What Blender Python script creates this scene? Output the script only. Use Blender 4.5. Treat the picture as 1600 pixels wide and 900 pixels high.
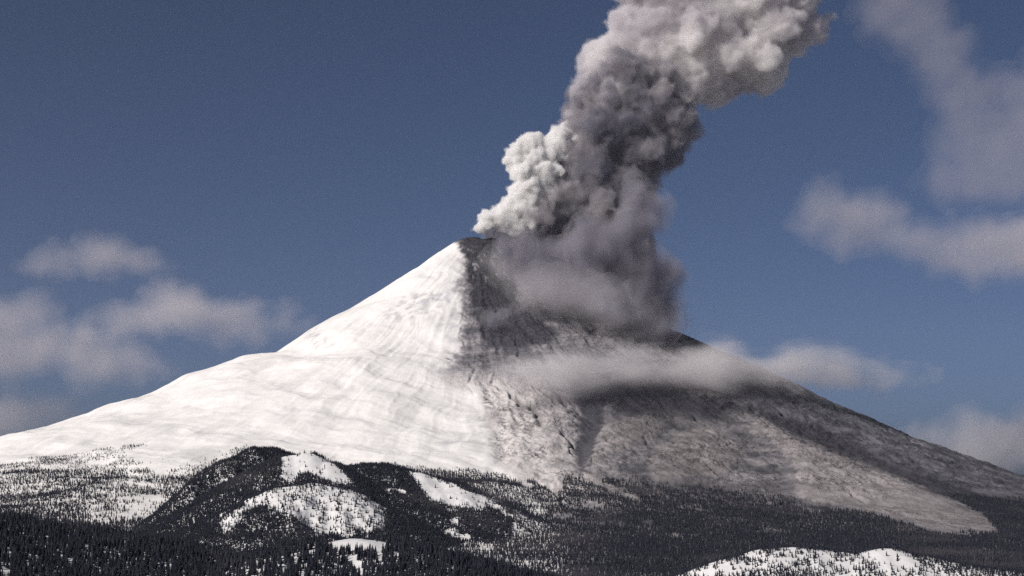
import bpy, math, random, time
import numpy as np
from mathutils import Vector, Matrix

T0 = time.time()
R = math.radians
scene = bpy.context.scene
for o in list(bpy.data.objects):
    bpy.data.objects.remove(o, do_unlink=True)
COL = scene.collection

# ------------------------------------------------------------------ camera
FPX = 1600 * 50.0 / 36.0                      # focal length in pixels of the 1600 px wide photograph
PITCH = math.atan(310.0 / FPX)                # eye level lies 310 px below the middle of the picture
ZC = 300.0
cam_data = bpy.data.cameras.new('camera')
cam_data.sensor_width = 36.0
cam_data.lens = 50.0
cam_data.clip_start = 1.0
cam_data.clip_end = 400000.0
cam = bpy.data.objects.new('camera', cam_data)
COL.objects.link(cam)
cam.location = (0, 0, ZC)
cam.rotation_euler = (math.pi / 2 + PITCH, 0, 0)
scene.camera = cam

# ------------------------------------------------------------------ light
SUN_DIR = Vector((-0.66, -0.50, 0.56)).normalized()      # towards the sun: from the left, a little behind the viewer
SUN_EL = math.asin(SUN_DIR.z)
SUN_AZ = math.atan2(SUN_DIR.x, SUN_DIR.y)

world = bpy.data.worlds.new('World')
scene.world = world
world.use_nodes = True
wn = world.node_tree
wn.nodes.clear()
sky = wn.nodes.new('ShaderNodeTexSky')
sky.sky_type = 'NISHITA'
sky.sun_disc = False
sky.sun_elevation = SUN_EL
sky.sun_rotation = SUN_AZ
sky.altitude = 0
sky.air_density = 0.33
sky.dust_density = 2.2
sky.ozone_density = 4.0
bg = wn.nodes.new('ShaderNodeBackground')
bg.inputs['Strength'].default_value = 0.07
wout = wn.nodes.new('ShaderNodeOutputWorld')
wn.links.new(sky.outputs['Color'], bg.inputs['Color'])
wn.links.new(bg.outputs['Background'], wout.inputs['Surface'])

sun_data = bpy.data.lights.new('sun', 'SUN')
sun_data.energy = 4.15
sun_data.angle = R(0.53)
sun_data.color = (1.0, 0.95, 0.90)
sun = bpy.data.objects.new('sun', sun_data)
COL.objects.link(sun)
sun.rotation_euler = SUN_DIR.to_track_quat('Z', 'Y').to_euler()

vs = scene.view_settings
vs.view_transform = 'Standard'
vs.look = 'None'
vs.exposure = 0.0
vs.gamma = 1.0
vs.use_curve_mapping = False

cy = scene.cycles
scene.render.engine = 'CYCLES'
cy.use_denoising = False
try:
    cy.denoiser = 'OPENIMAGEDENOISE'
except Exception:
    pass
cy.use_adaptive_sampling = True
cy.adaptive_threshold = 0.02
cy.max_bounces = 14
cy.diffuse_bounces = 2
cy.glossy_bounces = 1
cy.transmission_bounces = 2
cy.volume_bounces = 8
cy.transparent_max_bounces = 24
cy.volume_max_steps = 160
cy.volume_step_rate = 2.6
cy.sample_clamp_indirect = 4.0
cy.caustics_reflective = False
cy.caustics_refractive = False

# ------------------------------------------------------------------ projection of the photograph's pixels
CP, SP = math.cos(PITCH), math.sin(PITCH)


def project(x, y, z):
    """world -> pixel of the 1600x900 photograph"""
    dz = z - ZC
    d = y * CP + dz * SP
    d = np.where(np.abs(d) < 1e-3, 1e-3, d)
    return 800 + FPX * x / d, 450 - FPX * (-y * SP + dz * CP) / d


def at(u, v, Y):
    """the point that a pixel shows when it stands Y metres away"""
    a, b = (u - 800) / FPX, (450 - v) / FPX
    dy = CP - b * SP
    t = Y / dy
    return (a * t, Y, ZC + (SP + b * CP) * t)


# ------------------------------------------------------------------ noise
def _perm(seed):
    p = np.random.RandomState(seed).permutation(1024)
    return np.concatenate([p, p]).astype(np.int32)


def perlin2(x, y, seed=0):
    p = _perm(seed)
    ang = np.random.RandomState(seed + 77).rand(1024) * 2 * np.pi
    gx, gy = np.cos(ang).astype(np.float32), np.sin(ang).astype(np.float32)
    fx, fy = np.floor(x), np.floor(y)
    xi, yi = fx.astype(np.int32), fy.astype(np.int32)
    xf, yf = (x - fx).astype(np.float32), (y - fy).astype(np.float32)
    xi &= 1023
    yi &= 1023
    x1, y1 = (xi + 1) & 1023, (yi + 1) & 1023
    uu = xf * xf * xf * (xf * (xf * 6 - 15) + 10)
    vv = yf * yf * yf * (yf * (yf * 6 - 15) + 10)

    def g(a, b, dx, dy):
        h = p[p[a] + b]
        return gx[h] * dx + gy[h] * dy
    n00 = g(xi, yi, xf, yf)
    n10 = g(x1, yi, xf - 1, yf)
    n01 = g(xi, y1, xf, yf - 1)
    n11 = g(x1, y1, xf - 1, yf - 1)
    a = n00 + uu * (n10 - n00)
    b = n01 + uu * (n11 - n01)
    return (a + vv * (b - a)) * 1.5


def fbm(x, y, octv=4, seed=0, gain=0.5, lac=2.03):
    s, a, t = 0, 1.0, 0.0
    for i in range(octv):
        s = s + a * perlin2(x, y, seed + i * 13)
        t += a
        x, y, a = x * lac + 17.3, y * lac - 9.1, a * gain
    return s / t


def ridged(x, y, octv=4, seed=0, gain=0.5, lac=2.07):
    s, a, t = 0, 1.0, 0.0
    for i in range(octv):
        n = 1 - np.abs(perlin2(x, y, seed + i * 13)) * 1.6
        s = s + a * n
        t += a
        x, y, a = x * lac + 5.3, y * lac + 3.1, a * gain
    return s / t


def sstep(a, b, x):
    t = np.clip((x - a) / (b - a), 0, 1)
    return t * t * (3 - 2 * t)


def lerp(a, b, t):
    return a + (b - a) * t


def poly_sd(u, v, pts):
    """signed distance to a polygon, positive inside"""
    pts = np.asarray(pts, float)
    d = np.full(u.shape, 1e18)
    inside = np.zeros(u.shape, bool)
    n = len(pts)
    for i in range(n):
        ax, ay = pts[i]
        bx, by = pts[(i + 1) % n]
        ex, ey = bx - ax, by - ay
        wx, wy = u - ax, v - ay
        t = np.clip((wx * ex + wy * ey) / (ex * ex + ey * ey + 1e-9), 0, 1)
        d = np.minimum(d, (wx - ex * t) ** 2 + (wy - ey * t) ** 2)
        c = ((ay <= v) & (by > v)) | ((by <= v) & (ay > v))
        if abs(ey) > 1e-9:
            inside ^= c & (u < ax + (v - ay) * ex / ey)
    return np.where(inside, 1, -1) * np.sqrt(d)


def pmask(u, v, pts, soft=6.0):
    return sstep(-soft, soft, poly_sd(u, v, pts))


# ------------------------------------------------------------------ object helpers
def tag(o, label=None, cat=None, group=None, kind=None):
    for k, val in (('label', label), ('category', cat), ('group', group), ('kind', kind)):
        if val:
            o[k] = val
    return o


def mesh_np(name, co, faces, mat=None, parent=None, smooth=True, col=None):
    """mesh from numpy: co (n,3), faces (m,3) or (m,4)"""
    me = bpy.data.meshes.new(name)
    co = np.ascontiguousarray(co, np.float32)
    faces = np.ascontiguousarray(faces, np.int32)
    n, m, k = len(co), len(faces), faces.shape[1]
    me.vertices.add(n)
    me.vertices.foreach_set('co', co.ravel())
    me.loops.add(m * k)
    me.loops.foreach_set('vertex_index', faces.ravel())
    me.polygons.add(m)
    me.polygons.foreach_set('loop_start', np.arange(0, m * k, k, dtype=np.int32))
    if smooth:
        me.polygons.foreach_set('use_smooth', np.ones(m, bool))
    me.update(calc_edges=True)
    if col is not None:
        at_ = me.color_attributes.new('ground_colour', 'FLOAT_COLOR', 'POINT')
        c4 = np.ones((n, 4), np.float32)
        c4[:, :col.shape[1]] = col
        at_.data.foreach_set('color', c4.ravel())
    if mat:
        me.materials.append(mat)
    o = bpy.data.objects.new(name, me)
    COL.objects.link(o)
    if parent:
        o.parent = parent
    return o


def grid_faces(nr, nc):
    i = np.arange(nr * nc).reshape(nr, nc)
    return np.stack([i[:-1, :-1], i[:-1, 1:], i[1:, 1:], i[1:, :-1]], -1).reshape(-1, 4)


def new_mat(name):
    m = bpy.data.materials.new(name)
    m.use_nodes = True
    m.node_tree.nodes.clear()
    return m, m.node_tree.nodes, m.node_tree.links
# ------------------------------------------------------------------ ground material
def ground_material(name, bump_scale, bump_dist, grain, broken=False):
    """colour from the ground itself; the alpha of that colour says how broken and stony it is"""
    m, N, L = new_mat(name)
    out = N.new('ShaderNodeOutputMaterial')
    b = N.new('ShaderNodeBsdfPrincipled')
    b.inputs['Roughness'].default_value = 0.9
    b.inputs['Specular IOR Level'].default_value = 0.1
    a = N.new('ShaderNodeAttribute')
    a.attribute_name = 'ground_colour'
    tc = N.new('ShaderNodeTexCoord')
    n1 = N.new('ShaderNodeTexNoise')
    n1.inputs['Scale'].default_value = bump_scale
    n1.inputs['Detail'].default_value = 6
    n1.inputs['Roughness'].default_value = 0.62
    L.new(tc.outputs['Object'], n1.inputs['Vector'])
    mr = N.new('ShaderNodeMapRange')
    mr.inputs['From Min'].default_value = 0.3
    mr.inputs['From Max'].default_value = 0.7
    mr.inputs['To Min'].default_value = 1 - grain
    mr.inputs['To Max'].default_value = 1 + grain * 0.4
    L.new(n1.outputs['Fac'], mr.inputs['Value'])
    fac = mr.outputs['Result']
    bp = N.new('ShaderNodeBump')
    bp.inputs['Strength'].default_value = 0.5
    bp.inputs['Distance'].default_value = bump_dist
    L.new(n1.outputs['Fac'], bp.inputs['Height'])
    if broken:
        # stones, cracks and patches of ash that lie across the slope
        mp = N.new('ShaderNodeMapping')
        mp.inputs['Scale'].default_value = (0.7, 0.5, 1.15)
        mp.inputs['Rotation'].default_value = (0.0, 0.14, 0.0)
        L.new(tc.outputs['Object'], mp.inputs['Vector'])
        n2 = N.new('ShaderNodeTexNoise')
        n2.inputs['Scale'].default_value = 0.028
        n2.inputs['Detail'].default_value = 7
        n2.inputs['Roughness'].default_value = 0.68
        n2.inputs['Distortion'].default_value = 0.6
        L.new(mp.outputs['Vector'], n2.inputs['Vector'])
        m2 = N.new('ShaderNodeMapRange')
        m2.inputs['From Min'].default_value = 0.36
        m2.inputs['From Max'].default_value = 0.62
        m2.inputs['To Min'].default_value = 0.80
        m2.inputs['To Max'].default_value = 1.12
        L.new(n2.outputs['Fac'], m2.inputs['Value'])
        # thin dark cracks
        ab = N.new('ShaderNodeMath')
        ab.operation = 'SUBTRACT'
        ab.inputs[1].default_value = 0.5
        n3 = N.new('ShaderNodeTexNoise')
        n3.inputs['Scale'].default_value = 0.013
        n3.inputs['Detail'].default_value = 5
        n3.inputs['Distortion'].default_value = 1.0
        L.new(mp.outputs['Vector'], n3.inputs['Vector'])
        L.new(n3.outputs['Fac'], ab.inputs[0])
        aa = N.new('ShaderNodeMath')
        aa.operation = 'ABSOLUTE'
        L.new(ab.outputs[0], aa.inputs[0])
        m3 = N.new('ShaderNodeMapRange')
        m3.inputs['From Min'].default_value = 0.004
        m3.inputs['From Max'].default_value = 0.022
        m3.inputs['To Min'].default_value = 0.6
        m3.inputs['To Max'].default_value = 1.0
        L.new(aa.outputs[0], m3.inputs['Value'])
        pr = N.new('ShaderNodeMath')
        pr.operation = 'MULTIPLY'
        L.new(m2.outputs['Result'], pr.inputs[0])
        L.new(m3.outputs['Result'], pr.inputs[1])
        mf = N.new('ShaderNodeMix')
        mf.data_type = 'FLOAT'
        L.new(a.outputs['Alpha'], mf.inputs[0])
        L.new(fac, mf.inputs[2])
        L.new(pr.outputs[0], mf.inputs[3])
        fac = mf.outputs[0]
        b2 = N.new('ShaderNodeBump')
        b2.inputs['Distance'].default_value = 16.0
        L.new(a.outputs['Alpha'], b2.inputs['Strength'])
        L.new(n2.outputs['Fac'], b2.inputs['Height'])
        L.new(bp.outputs['Normal'], b2.inputs['Normal'])
        bp = b2
    mx = N.new('ShaderNodeVectorMath')
    mx.operation = 'SCALE'
    L.new(a.outputs['Color'], mx.inputs[0])
    L.new(fac, mx.inputs['Scale'])
    L.new(mx.outputs['Vector'], b.inputs['Base Color'])
    L.new(bp.outputs['Normal'], b.inputs['Normal'])
    L.new(b.outputs['BSDF'], out.inputs['Surface'])
    return m


M_MTN = ground_material('snow_and_ash', 0.03, 3.0, 0.08, True)
M_HILL = ground_material('snowy_hillside', 0.05, 3.0, 0.06)

# ------------------------------------------------------------------ the volcano: profiles read off the skyline
YA = 9000.0
XA = at(752, 372, YA)[0]
LEFT = [(752, 371), (735, 370), (715, 376.1), (690, 392.7), (650, 420.3), (600, 452.1), (545, 487.7), (490, 517.5), (455, 540.3), (430, 558.6), (380, 564.5), (330, 581.9), (300, 588), (250, 619.5), (200, 641.8),
        (150, 656.9), (100, 671.5), (60, 681), (30, 694), (0, 710), (-120, 742), (-300, 772), (-700, 805), (-1400, 830)]
RIGHT = [(752, 371), (775, 373), (800, 388.5), (850, 429.5), (900, 462.4), (940, 484.9), (1000, 507.6), (1060, 523.7), (1120, 552.6), (1180, 578.5), (1240, 607.4), (1290, 636), (1340, 657), (1400, 688), (1460, 708),
         (1520, 735), (1560, 748), (1600, 759), (1750, 788), (2000, 806), (2600, 820)]
FRONT = [(0, 1868), (120, 1850), (300, 1735), (600, 1500), (1200, 1075), (1800, 745), (2400, 505), (3000, 335), (3600, 212), (4200, 128), (5000, 66), (6000, 34), (8000, 10), (20000, 0)]


def _prof(px):
    q = [at(u, v, YA) for u, v in px]
    r = np.array([abs(a[0] - XA) for a in q])
    z = np.array([a[2] for a in q])
    return r, z


PL, PR = _prof(LEFT), _prof(RIGHT)
PF = np.array([a for a, b in FRONT], float), np.array([b for a, b in FRONT], float)


def smooth_interp(r, prof):
    s = 0
    for k in (-1, -0.5, 0, 0.5, 1):
        s = s + np.interp(np.abs(r + k * 25.0), prof[0], prof[1])
    return s / 5


SKY_FIX_U = None


def base_height(x, y):
    dx, dy = x - XA, y - YA
    r = np.hypot(dx, dy) + 1e-6
    c2 = (dx / r) ** 2
    side = np.where(dx < 0, smooth_interp(r, PL), smooth_interp(r, PR))
    h = side * c2 + smooth_interp(r, PF) * (1 - c2)
    return h


def viewpoint_hill(x, y):
    return 288 * np.exp(-((x / 900) ** 2 + ((y + 250) / 430) ** 2))


# places on the volcano, given where the photograph shows them
P_ASH = [(716, 366), (724, 400), (719, 440), (721, 490), (723, 530), (716, 552), (688, 582), (704, 598), (752, 606), (758, 640), (772, 682), (780, 722),
         (815, 745), (850, 790), (900, 900), (1900, 900), (1900, 300), (800, 300)]
P_SUMMIT = [(712, 377), (728, 360), (800, 360), (806, 470), (765, 478), (738, 482), (733, 440), (728, 405)]
P_BAND = [(738, 486), (765, 474), (800, 470), (850, 482), (897, 498), (893, 504), (850, 503), (875, 520), (860, 535), (800, 547), (760, 540), (750, 515)]
P_BAND2 = [(893, 478), (905, 480), (935, 515), (920, 524), (905, 505)]
P_GULLY = [(885, 590), (955, 585), (958, 612), (942, 650), (934, 690), (922, 712), (914, 738), (904, 738), (902, 715), (896, 702), (906, 682), (906, 648), (896, 618)]
P_SHADE_ASH = [(905, 598), (980, 596), (1050, 606), (1130, 622), (1160, 640), (1110, 655), (1040, 645), (965, 650), (950, 625)]
P_RFLANK = [(1150, 585), (1240, 585), (1330, 620), (1700, 760), (1700, 800), (1560, 775), (1470, 768), (1400, 735), (1320, 700), (1240, 668), (1170, 640), (1120, 600)]
P_VALLEY = [(1180, 640), (1260, 658), (1330, 690), (1420, 738), (1520, 766), (1640, 790), (1640, 808), (1500, 782), (1400, 748), (1330, 722), (1260, 696), (1200, 664)]
P_LOBE = [(1190, 655), (1260, 690), (1330, 720), (1410, 748), (1480, 782), (1560, 818), (1550, 828), (1465, 829), (1400, 808), (1320, 790), (1258, 786), (1242, 765), (1246, 735), (1215, 700), (1160, 668)]
P_LOBE2 = [(965, 655), (1020, 650), (1040, 662), (1010, 690), (950, 712), (930, 722), (915, 735), (925, 700), (940, 670)]
P_LOBE3 = [(1010, 720), (1030, 690), (1075, 672), (1110, 668), (1150, 690), (1170, 715), (1130, 740), (1060, 745), (1020, 745)]
P_LIGHT = [(770, 600), (880, 602), (898, 640), (902, 690), (896, 730), (880, 768), (840, 758), (800, 738), (782, 700), (768, 650)]
P_MID = [(925, 740), (1000, 735), (1100, 750), (1240, 760), (1260, 800), (1100, 800), (980, 780), (940, 770)]


def detail(x, y, u, v):
    """relief on the cone beyond its profile, in metres"""
    dx, dy = x - XA, y - YA
    r = np.hypot(dx, dy) + 1e-6
    th = np.arctan2(dx, -dy)                                   # 0 towards the viewer, positive to the right
    wx = x + 60 * fbm(x / 260, y / 260, 3, 3)
    wy = y + 60 * fbm(x / 260, y / 260, 3, 4)
    wth = np.arctan2(wx - XA, -(wy - YA))
    ash = pmask(u + 10 * fbm(x / 90, y / 90, 3, 9), v, P_ASH, 14)
    fade = sstep(60, 500, r)
    # broad ribs and gullies running down the cone
    ribs = ridged(wth * 7.0 + 3.1, r / 2600, 4, 20) - 0.6
    fine = ridged(wth * 26.0, r / 700, 4, 31) - 0.6
    lumps = ridged(wx / 190, wy / 190, 5, 41, 0.55) - 0.6
    small = fbm(wx / 42, wy / 42, 4, 47, 0.6)
    lump2 = fbm(wx / 330, wy / 330, 4, 43, 0.55)
    flow = ridged(wth * 60.0, r / 900, 4, 35, 0.6) - 0.6
    zb = base_height(x, y)
    n2 = fbm(x / 160, y / 160, 4, 67)
    wr = fbm((x + 0.8 * y) / 85 + 0.5 * n2, (zb + 14 * n2 + 0.06 * x) / 13, 4, 83, 0.6)
    wr2 = ridged((x + 0.6 * y) / 150 + 0.8 * n2, (zb + 22 * n2 - 0.10 * x) / 34, 4, 85, 0.55) - 0.6
    low = sstep(560, 640, v)
    rough = sstep(-0.25, 0.35, fbm(x / 380, y / 300, 3, 97))
    crag = ridged(wx / 95 + 0.5 * n2, (zb + 0.25 * x) / 85, 4, 99, 0.6) - 0.62
    d_ash = ((wr * 5.0 * low + wr2 * 15.0 * low) * lerp(0.25, 1.25, rough) + crag * lerp(16.0, 7.0, low)) * fade + (ribs * 24 + fine * 2.5 + lumps * lerp(9, 15, low) + lump2 * lerp(10, 22, low) + small * 5) * fade * lerp(1.0, 1.2, pmask(u, v, P_LIGHT, 20)) + lumps * 14 * (1 - fade)
    n2s = fbm(x / 200, y / 200, 3, 52)
    # wind-smoothed snow: long low swells that run down to the left
    sw = fbm((wx * 0.55 + wy * 0.8) / 210, (wx * 0.8 - wy * 0.55) / 900, 4, 51)
    sw2 = ridged(wth * 10 + 0.7, r / 1800, 3, 57) - 0.6
    step = fbm(wx / 120, wy / 330, 4, 58)
    swell = fbm((wx * 0.7 + wy * 0.7) / 520, (wx * 0.7 - wy * 0.7) / 900, 3, 53)
    rill = ridged(wth * 34 + 0.5 * n2s, r / 1500, 3, 59, 0.5) - 0.6
    d_snow = (swell * 56 + sw * 19 + sw2 * 9 + step * 2.5 + rill * 1.5 * sstep(-0.1, 0.3, sw)) * fade
    # ravines cut down the ash-covered side
    rv = np.abs(perlin2(wth * 8.5 + 0.35 * n2s + 11.0, r / 1900, 301)) + 0.35 * np.abs(perlin2(wth * 21.0 + 5.0, r / 900, 305))
    ravine = sstep(0.13, 0.0, rv) * sstep(500, 1300, r)
    d_ash = d_ash - ravine * lerp(14.0, 30.0, low)
    d = lerp(d_snow, d_ash, ash)
    # keep the skyline clean
    nearsky = np.exp(-((dy + 60) / 420.0) ** 2) * sstep(200, 900, np.abs(dx))
    d = d * (1 - 0.72 * nearsky)
    # the gully, the lobe and the valley behind it
    g = pmask(u, v, P_GULLY, 20)
    d = d * (1 - 0.7 * g) - 7 * g
    d = d + 46 * pmask(u, v, P_LOBE, 24) - 55 * pmask(u, v, P_VALLEY, 16)
    d = d + 18 * pmask(u, v, P_LOBE2, 14) + 16 * pmask(u, v, P_LOBE3, 18)
    d = d + 10 * pmask(u, v, P_LIGHT, 24) * ash
    return d


def mountain_height(x, y):
    b = base_height(x, y)
    u, v = project(x, y, b)
    return b + detail(x, y, u, v) * sstep(4200, 3000, np.hypot(x - XA, y - YA) * 1.0) + 6 * fbm(x / 300, y / 300, 4, 5) * sstep(2600, 3600, np.hypot(x - XA, y - YA))


P_SHADE_DUST = [[(600, 505), (625, 470), (660, 455), (722, 445), (722, 500), (700, 520), (680, 500), (640, 505)], [(470, 520), (495, 514), (525, 540), (500, 548)],
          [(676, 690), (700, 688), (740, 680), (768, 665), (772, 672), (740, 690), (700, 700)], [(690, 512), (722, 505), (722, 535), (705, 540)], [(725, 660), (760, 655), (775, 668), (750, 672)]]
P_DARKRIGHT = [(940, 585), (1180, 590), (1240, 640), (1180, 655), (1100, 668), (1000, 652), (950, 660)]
ROCKS = [(770, 600, 13, 26), (762, 622, 8, 18), (787, 640, 9, 12), (785, 668, 7, 24), (778, 690, 6, 14), (828, 652, 20, 14), (818, 668, 12, 10), (893, 650, 8, 26), (886, 690, 10, 10), (835, 712, 18, 6),
         (880, 725, 14, 8), (735, 492, 18, 8), (714, 545, 8, 8), (700, 560, 6, 12), (1275, 748, 18, 6), (870, 612, 20, 6), (850, 700, 12, 5)]


def mountain_colour(x, y, z):
    u, v = project(x, y, z)
    dx, dy = x - XA, y - YA
    r = np.hypot(dx, dy) + 1e-6
    th = np.arctan2(dx, -dy)
    n1 = fbm(x / 70, y / 70, 4, 61)
    n2 = fbm(x / 160, y / 160, 4, 67)
    streak = fbm(th * 30 + 0.4 * n2, r / 520, 4, 71)
    broad = fbm(x / 420, y / 420, 3, 75)
    wr = fbm((x + 0.8 * y) / 85 + 0.5 * n2, (z + 14 * n2 + 0.06 * x) / 13, 4, 83, 0.6)       # wrinkles lying across the slope
    crk = np.abs(fbm((x + 0.5 * y) / 95 + 0.7 * n2, (z + 0.10 * x) / 26 + 0.5 * n1, 4, 87, 0.6))
    rough = sstep(-0.25, 0.35, fbm(x / 380, y / 300, 3, 97))
    big = fbm((x + 0.7 * y) / 240 + 0.5 * n2, (z + 20 * n2 - 0.05 * x) / 45, 4, 89, 0.55)
    wr = wr * lerp(0.2, 0.8, rough)
    line = sstep(0.055, 0.0, crk) * lerp(0.3, 1.0, rough)                                                     # dark cracks
    cross = ridged(x / 55 + 0.6 * n2, y / 150, 4, 79, 0.6)
    uw, vw = u + 7 * n1 + 5 * n2, v + 7 * n2
    snow = np.array([0.76, 0.735, 0.705])
    col = np.ones(x.shape + (3,)) * snow
    veil = sstep(0.0, 0.5, streak * 0.6 + broad) * 0.12
    col *= (1 - veil)[..., None]

    def put(mask, c, amt=1.0):
        nonlocal col
        mk = np.clip(mask * amt, 0, 1)[..., None]
        col = col * (1 - mk) + np.asarray(c) * mk
    for P in P_SHADE_DUST:  # cloud and steam shadows painted grey on the snow, with wind-blown ash streaks
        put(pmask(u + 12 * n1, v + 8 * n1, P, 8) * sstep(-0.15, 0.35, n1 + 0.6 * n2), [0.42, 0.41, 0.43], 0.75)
    soft = np.where(v > 585, 14.0, 11.0)
    tongue = fbm(x / 240, z / 75 + 0.01 * x, 4, 93, 0.6)                               # ash blown out over the snow in tongues
    upper = sstep(600, 560, v)
    sd_ash = poly_sd(uw, vw, P_ASH) + upper * (20 * tongue + 6 * n1)
    ash = sstep(-soft, soft, sd_ash)
    put(sstep(-70, 0, sd_ash + 40 * n2 + 30 * tongue) * (0.35 + 0.65 * upper) * sstep(385, 410, v), [0.46, 0.45, 0.465], 0.42)
    lightash = np.array([0.335, 0.310, 0.318])
    midash = np.array([0.112, 0.109, 0.121])
    t = np.clip(0.42 + streak * 0.35 + n1 * 0.25 + wr * 0.8 + big * 1.1 + broad * 0.6, 0, 1)[..., None]
    put(ash, midash * (1 - t) + lightash * t)
    # towards the lower boundary the ash thins out over snow
    dist = np.maximum(0, u - (740 + (v - 600) * 0.55))
    edge = ash * sstep(190, 10, dist) * sstep(575, 605, v) * sstep(800, 760, v)
    put(edge * np.clip(0.75 + 0.6 * n2 + 0.3 * wr, 0, 1), [0.54, 0.50, 0.48], 1.0)
    put(edge * sstep(110, 5, dist) * np.clip(0.85 + 0.6 * n2, 0, 1), [0.68, 0.64, 0.615], 0.85)
    put(pmask(uw, vw, [(905, 740), (918, 738), (955, 752), (1004, 768), (1006, 788), (985, 786), (945, 770), (908, 756)], 4), [0.42, 0.39, 0.38], 0.9)
    darkash = np.array([0.042, 0.041, 0.050])
    wx = x + 60 * fbm(x / 260, y / 260, 3, 3)
    wy = y + 60 * fbm(x / 260, y / 260, 3, 4)
    wth = np.arctan2(wx - XA, -(wy - YA))
    rv = np.abs(perlin2(wth * 8.5 + 0.35 * fbm(x / 200, y / 200, 3, 52) + 11.0, r / 1900, 301)) + 0.35 * np.abs(perlin2(wth * 21.0 + 5.0, r / 900, 305))
    put(ash * sstep(0.12, 0.02, rv) * sstep(500, 1300, r), [0.085, 0.082, 0.09], 0.7)
    put(ash * sstep(0.16, 0.22, rv) * sstep(0.34, 0.24, rv) * sstep(560, 640, v), [0.42, 0.385, 0.38], 0.35)
    put(pmask(uw, vw, P_RFLANK, 10), np.array([0.138, 0.136, 0.152])[None, :] * (0.6 + 0.95 * t), 0.95)
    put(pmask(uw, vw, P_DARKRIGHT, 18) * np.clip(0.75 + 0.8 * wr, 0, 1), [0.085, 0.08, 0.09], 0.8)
    put(pmask(uw, vw, P_MID, 14) * np.clip(0.6 + n1 * 0.8 - wr, 0, 1), [0.075, 0.072, 0.08], 0.85)
    put(pmask(uw, vw, P_VALLEY, 6), darkash * 1.2, 0.9)
    for P, b in ((P_LOBE, 1.0), (P_LOBE2, 0.72), (P_LOBE3, 0.72)):
        put(pmask(uw, vw, P, 6) * np.clip(0.85 + 0.9 * wr, 0, 1), np.array([0.43, 0.39, 0.385]) * b * (0.75 + 0.4 * t), 0.92)
    put(ash * line * sstep(600, 660, v) * sstep(840, 800, v), [0.06, 0.056, 0.062], 0.6)
    put(pmask(uw, vw, P_SHADE_ASH, 9), darkash, 0.9)  # shadow below the mist band painted in, together with dark ashfall
    put(pmask(uw, vw + 4 * wr, P_BAND, 5), darkash * 1.15, 0.9)
    put(pmask(uw, vw, [(724, 440), (800, 440), (900, 480), (930, 530), (740, 545), (726, 520)], 8) * sstep(0.08, 0.3, wr), darkash * 1.3, 0.7)
    put(pmask(u + 3 * n1, v, P_BAND2, 3), darkash, 0.9)
    put(pmask(uw, vw, P_SUMMIT, 4), darkash * 0.8, 0.93)
    put(pmask(uw, vw, P_SUMMIT, 4) * sstep(0.16, 0.36, fbm(x / 34 + n2, z / 42 + 0.02 * x, 4, 91, 0.6)) * sstep(375, 395, v) * sstep(450, 420, v), [0.34, 0.325, 0.33], 0.7)
    put(pmask(u + 9 * n1 + 6 * n2, v + 8 * n1, P_GULLY, 5), darkash * 1.2, 0.88)
    # broken rock with white rims, where the photograph shows it
    rk = np.zeros(x.shape)
    for (cu, cv, ru, rv) in ROCKS:
        rk = np.maximum(rk, np.exp(-((u - cu) / ru) ** 2 - ((v - cv) / rv) ** 2))
    rf = fbm((x + y) / 34 + 0.8 * n1, z / 24 + 0.01 * x + n1, 4, 95, 0.62)
    put(rk * sstep(0.06, 0.18, rf), [0.06, 0.056, 0.062], 0.95)
    put(rk * sstep(-0.10, -0.22, rf) * sstep(760, 800, 1500 - u), [0.62, 0.59, 0.57], 0.7)
    rock = ash * sstep(0.90, 1.0, cross) * sstep(0.0, 0.4, broad + n2)
    put(rock, [0.055, 0.05, 0.055], 0.5)
    col = col * (1 - 0.24 * ash * sstep(900, 1000, u))[..., None]             # the ash lies thicker and darker downwind of the vent
    stony = ash * (0.55 + 0.45 * rough) * (1 - 0.8 * pmask(u + 2 * n1, v, P_GULLY, 3)) * (1 - 0.35 * edge)
    return np.concatenate([col, stony[..., None]], -1)


# ------------------------------------------------------------------ hills in front: crest lines read off the photograph
HILLS = {}


def hill(key, crest, slope, rough, seed, power=1.0):
    HILLS[key] = ([at(*c) for c in crest], slope, rough, seed, power)


hill('A', [(270, 800, 4980), (285, 778, 5040), (310, 752, 5100), (352, 722, 5200), (395, 701, 5300), (432, 703, 5400), (470, 716, 5450)], 0.95, 16, 101)
hill('B', [(436, 728, 5080), (452, 712, 5100), (478, 708, 5120), (512, 722, 5080), (548, 752, 5000)], 0.55, 9, 111)
hill('C', [(318, 848, 4480), (360, 815, 4560), (398, 785, 4620), (440, 762, 4700), (490, 754, 4750), (545, 766, 4750), (600, 798, 4700), (640, 838, 4620)], 0.52, 16, 121)
hill('D', [(535, 748, 5150), (560, 727, 5200), (600, 727, 5250), (650, 738, 5250), (705, 754, 5200), (770, 786, 5100), (800, 800, 5060)], 0.45, 12, 131)
hill('L', [(-420, 792, 2350), (-160, 800, 2450), (0, 812, 2560), (120, 828, 2620), (250, 850, 2680), (380, 876, 2720), (450, 870, 2680), (508, 847, 2600), (560, 842, 2610),
           (606, 850, 2600), (665, 878, 2580), (740, 903, 2560), (860, 940, 2540)], 0.27, 7, 141)
hill('R', [(1100, 906, 2775), (1114, 893, 2785), (1150, 871, 2800), (1200, 858, 2830), (1245, 855, 2850), (1310, 863, 2850), (1345, 867, 2830), (1382, 857, 2850), (1440, 869, 2840),
           (1500, 882, 2800), (1570, 892, 2790), (1680, 902, 2780), (1900, 925, 2760)], 0.42, 7, 151)


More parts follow.
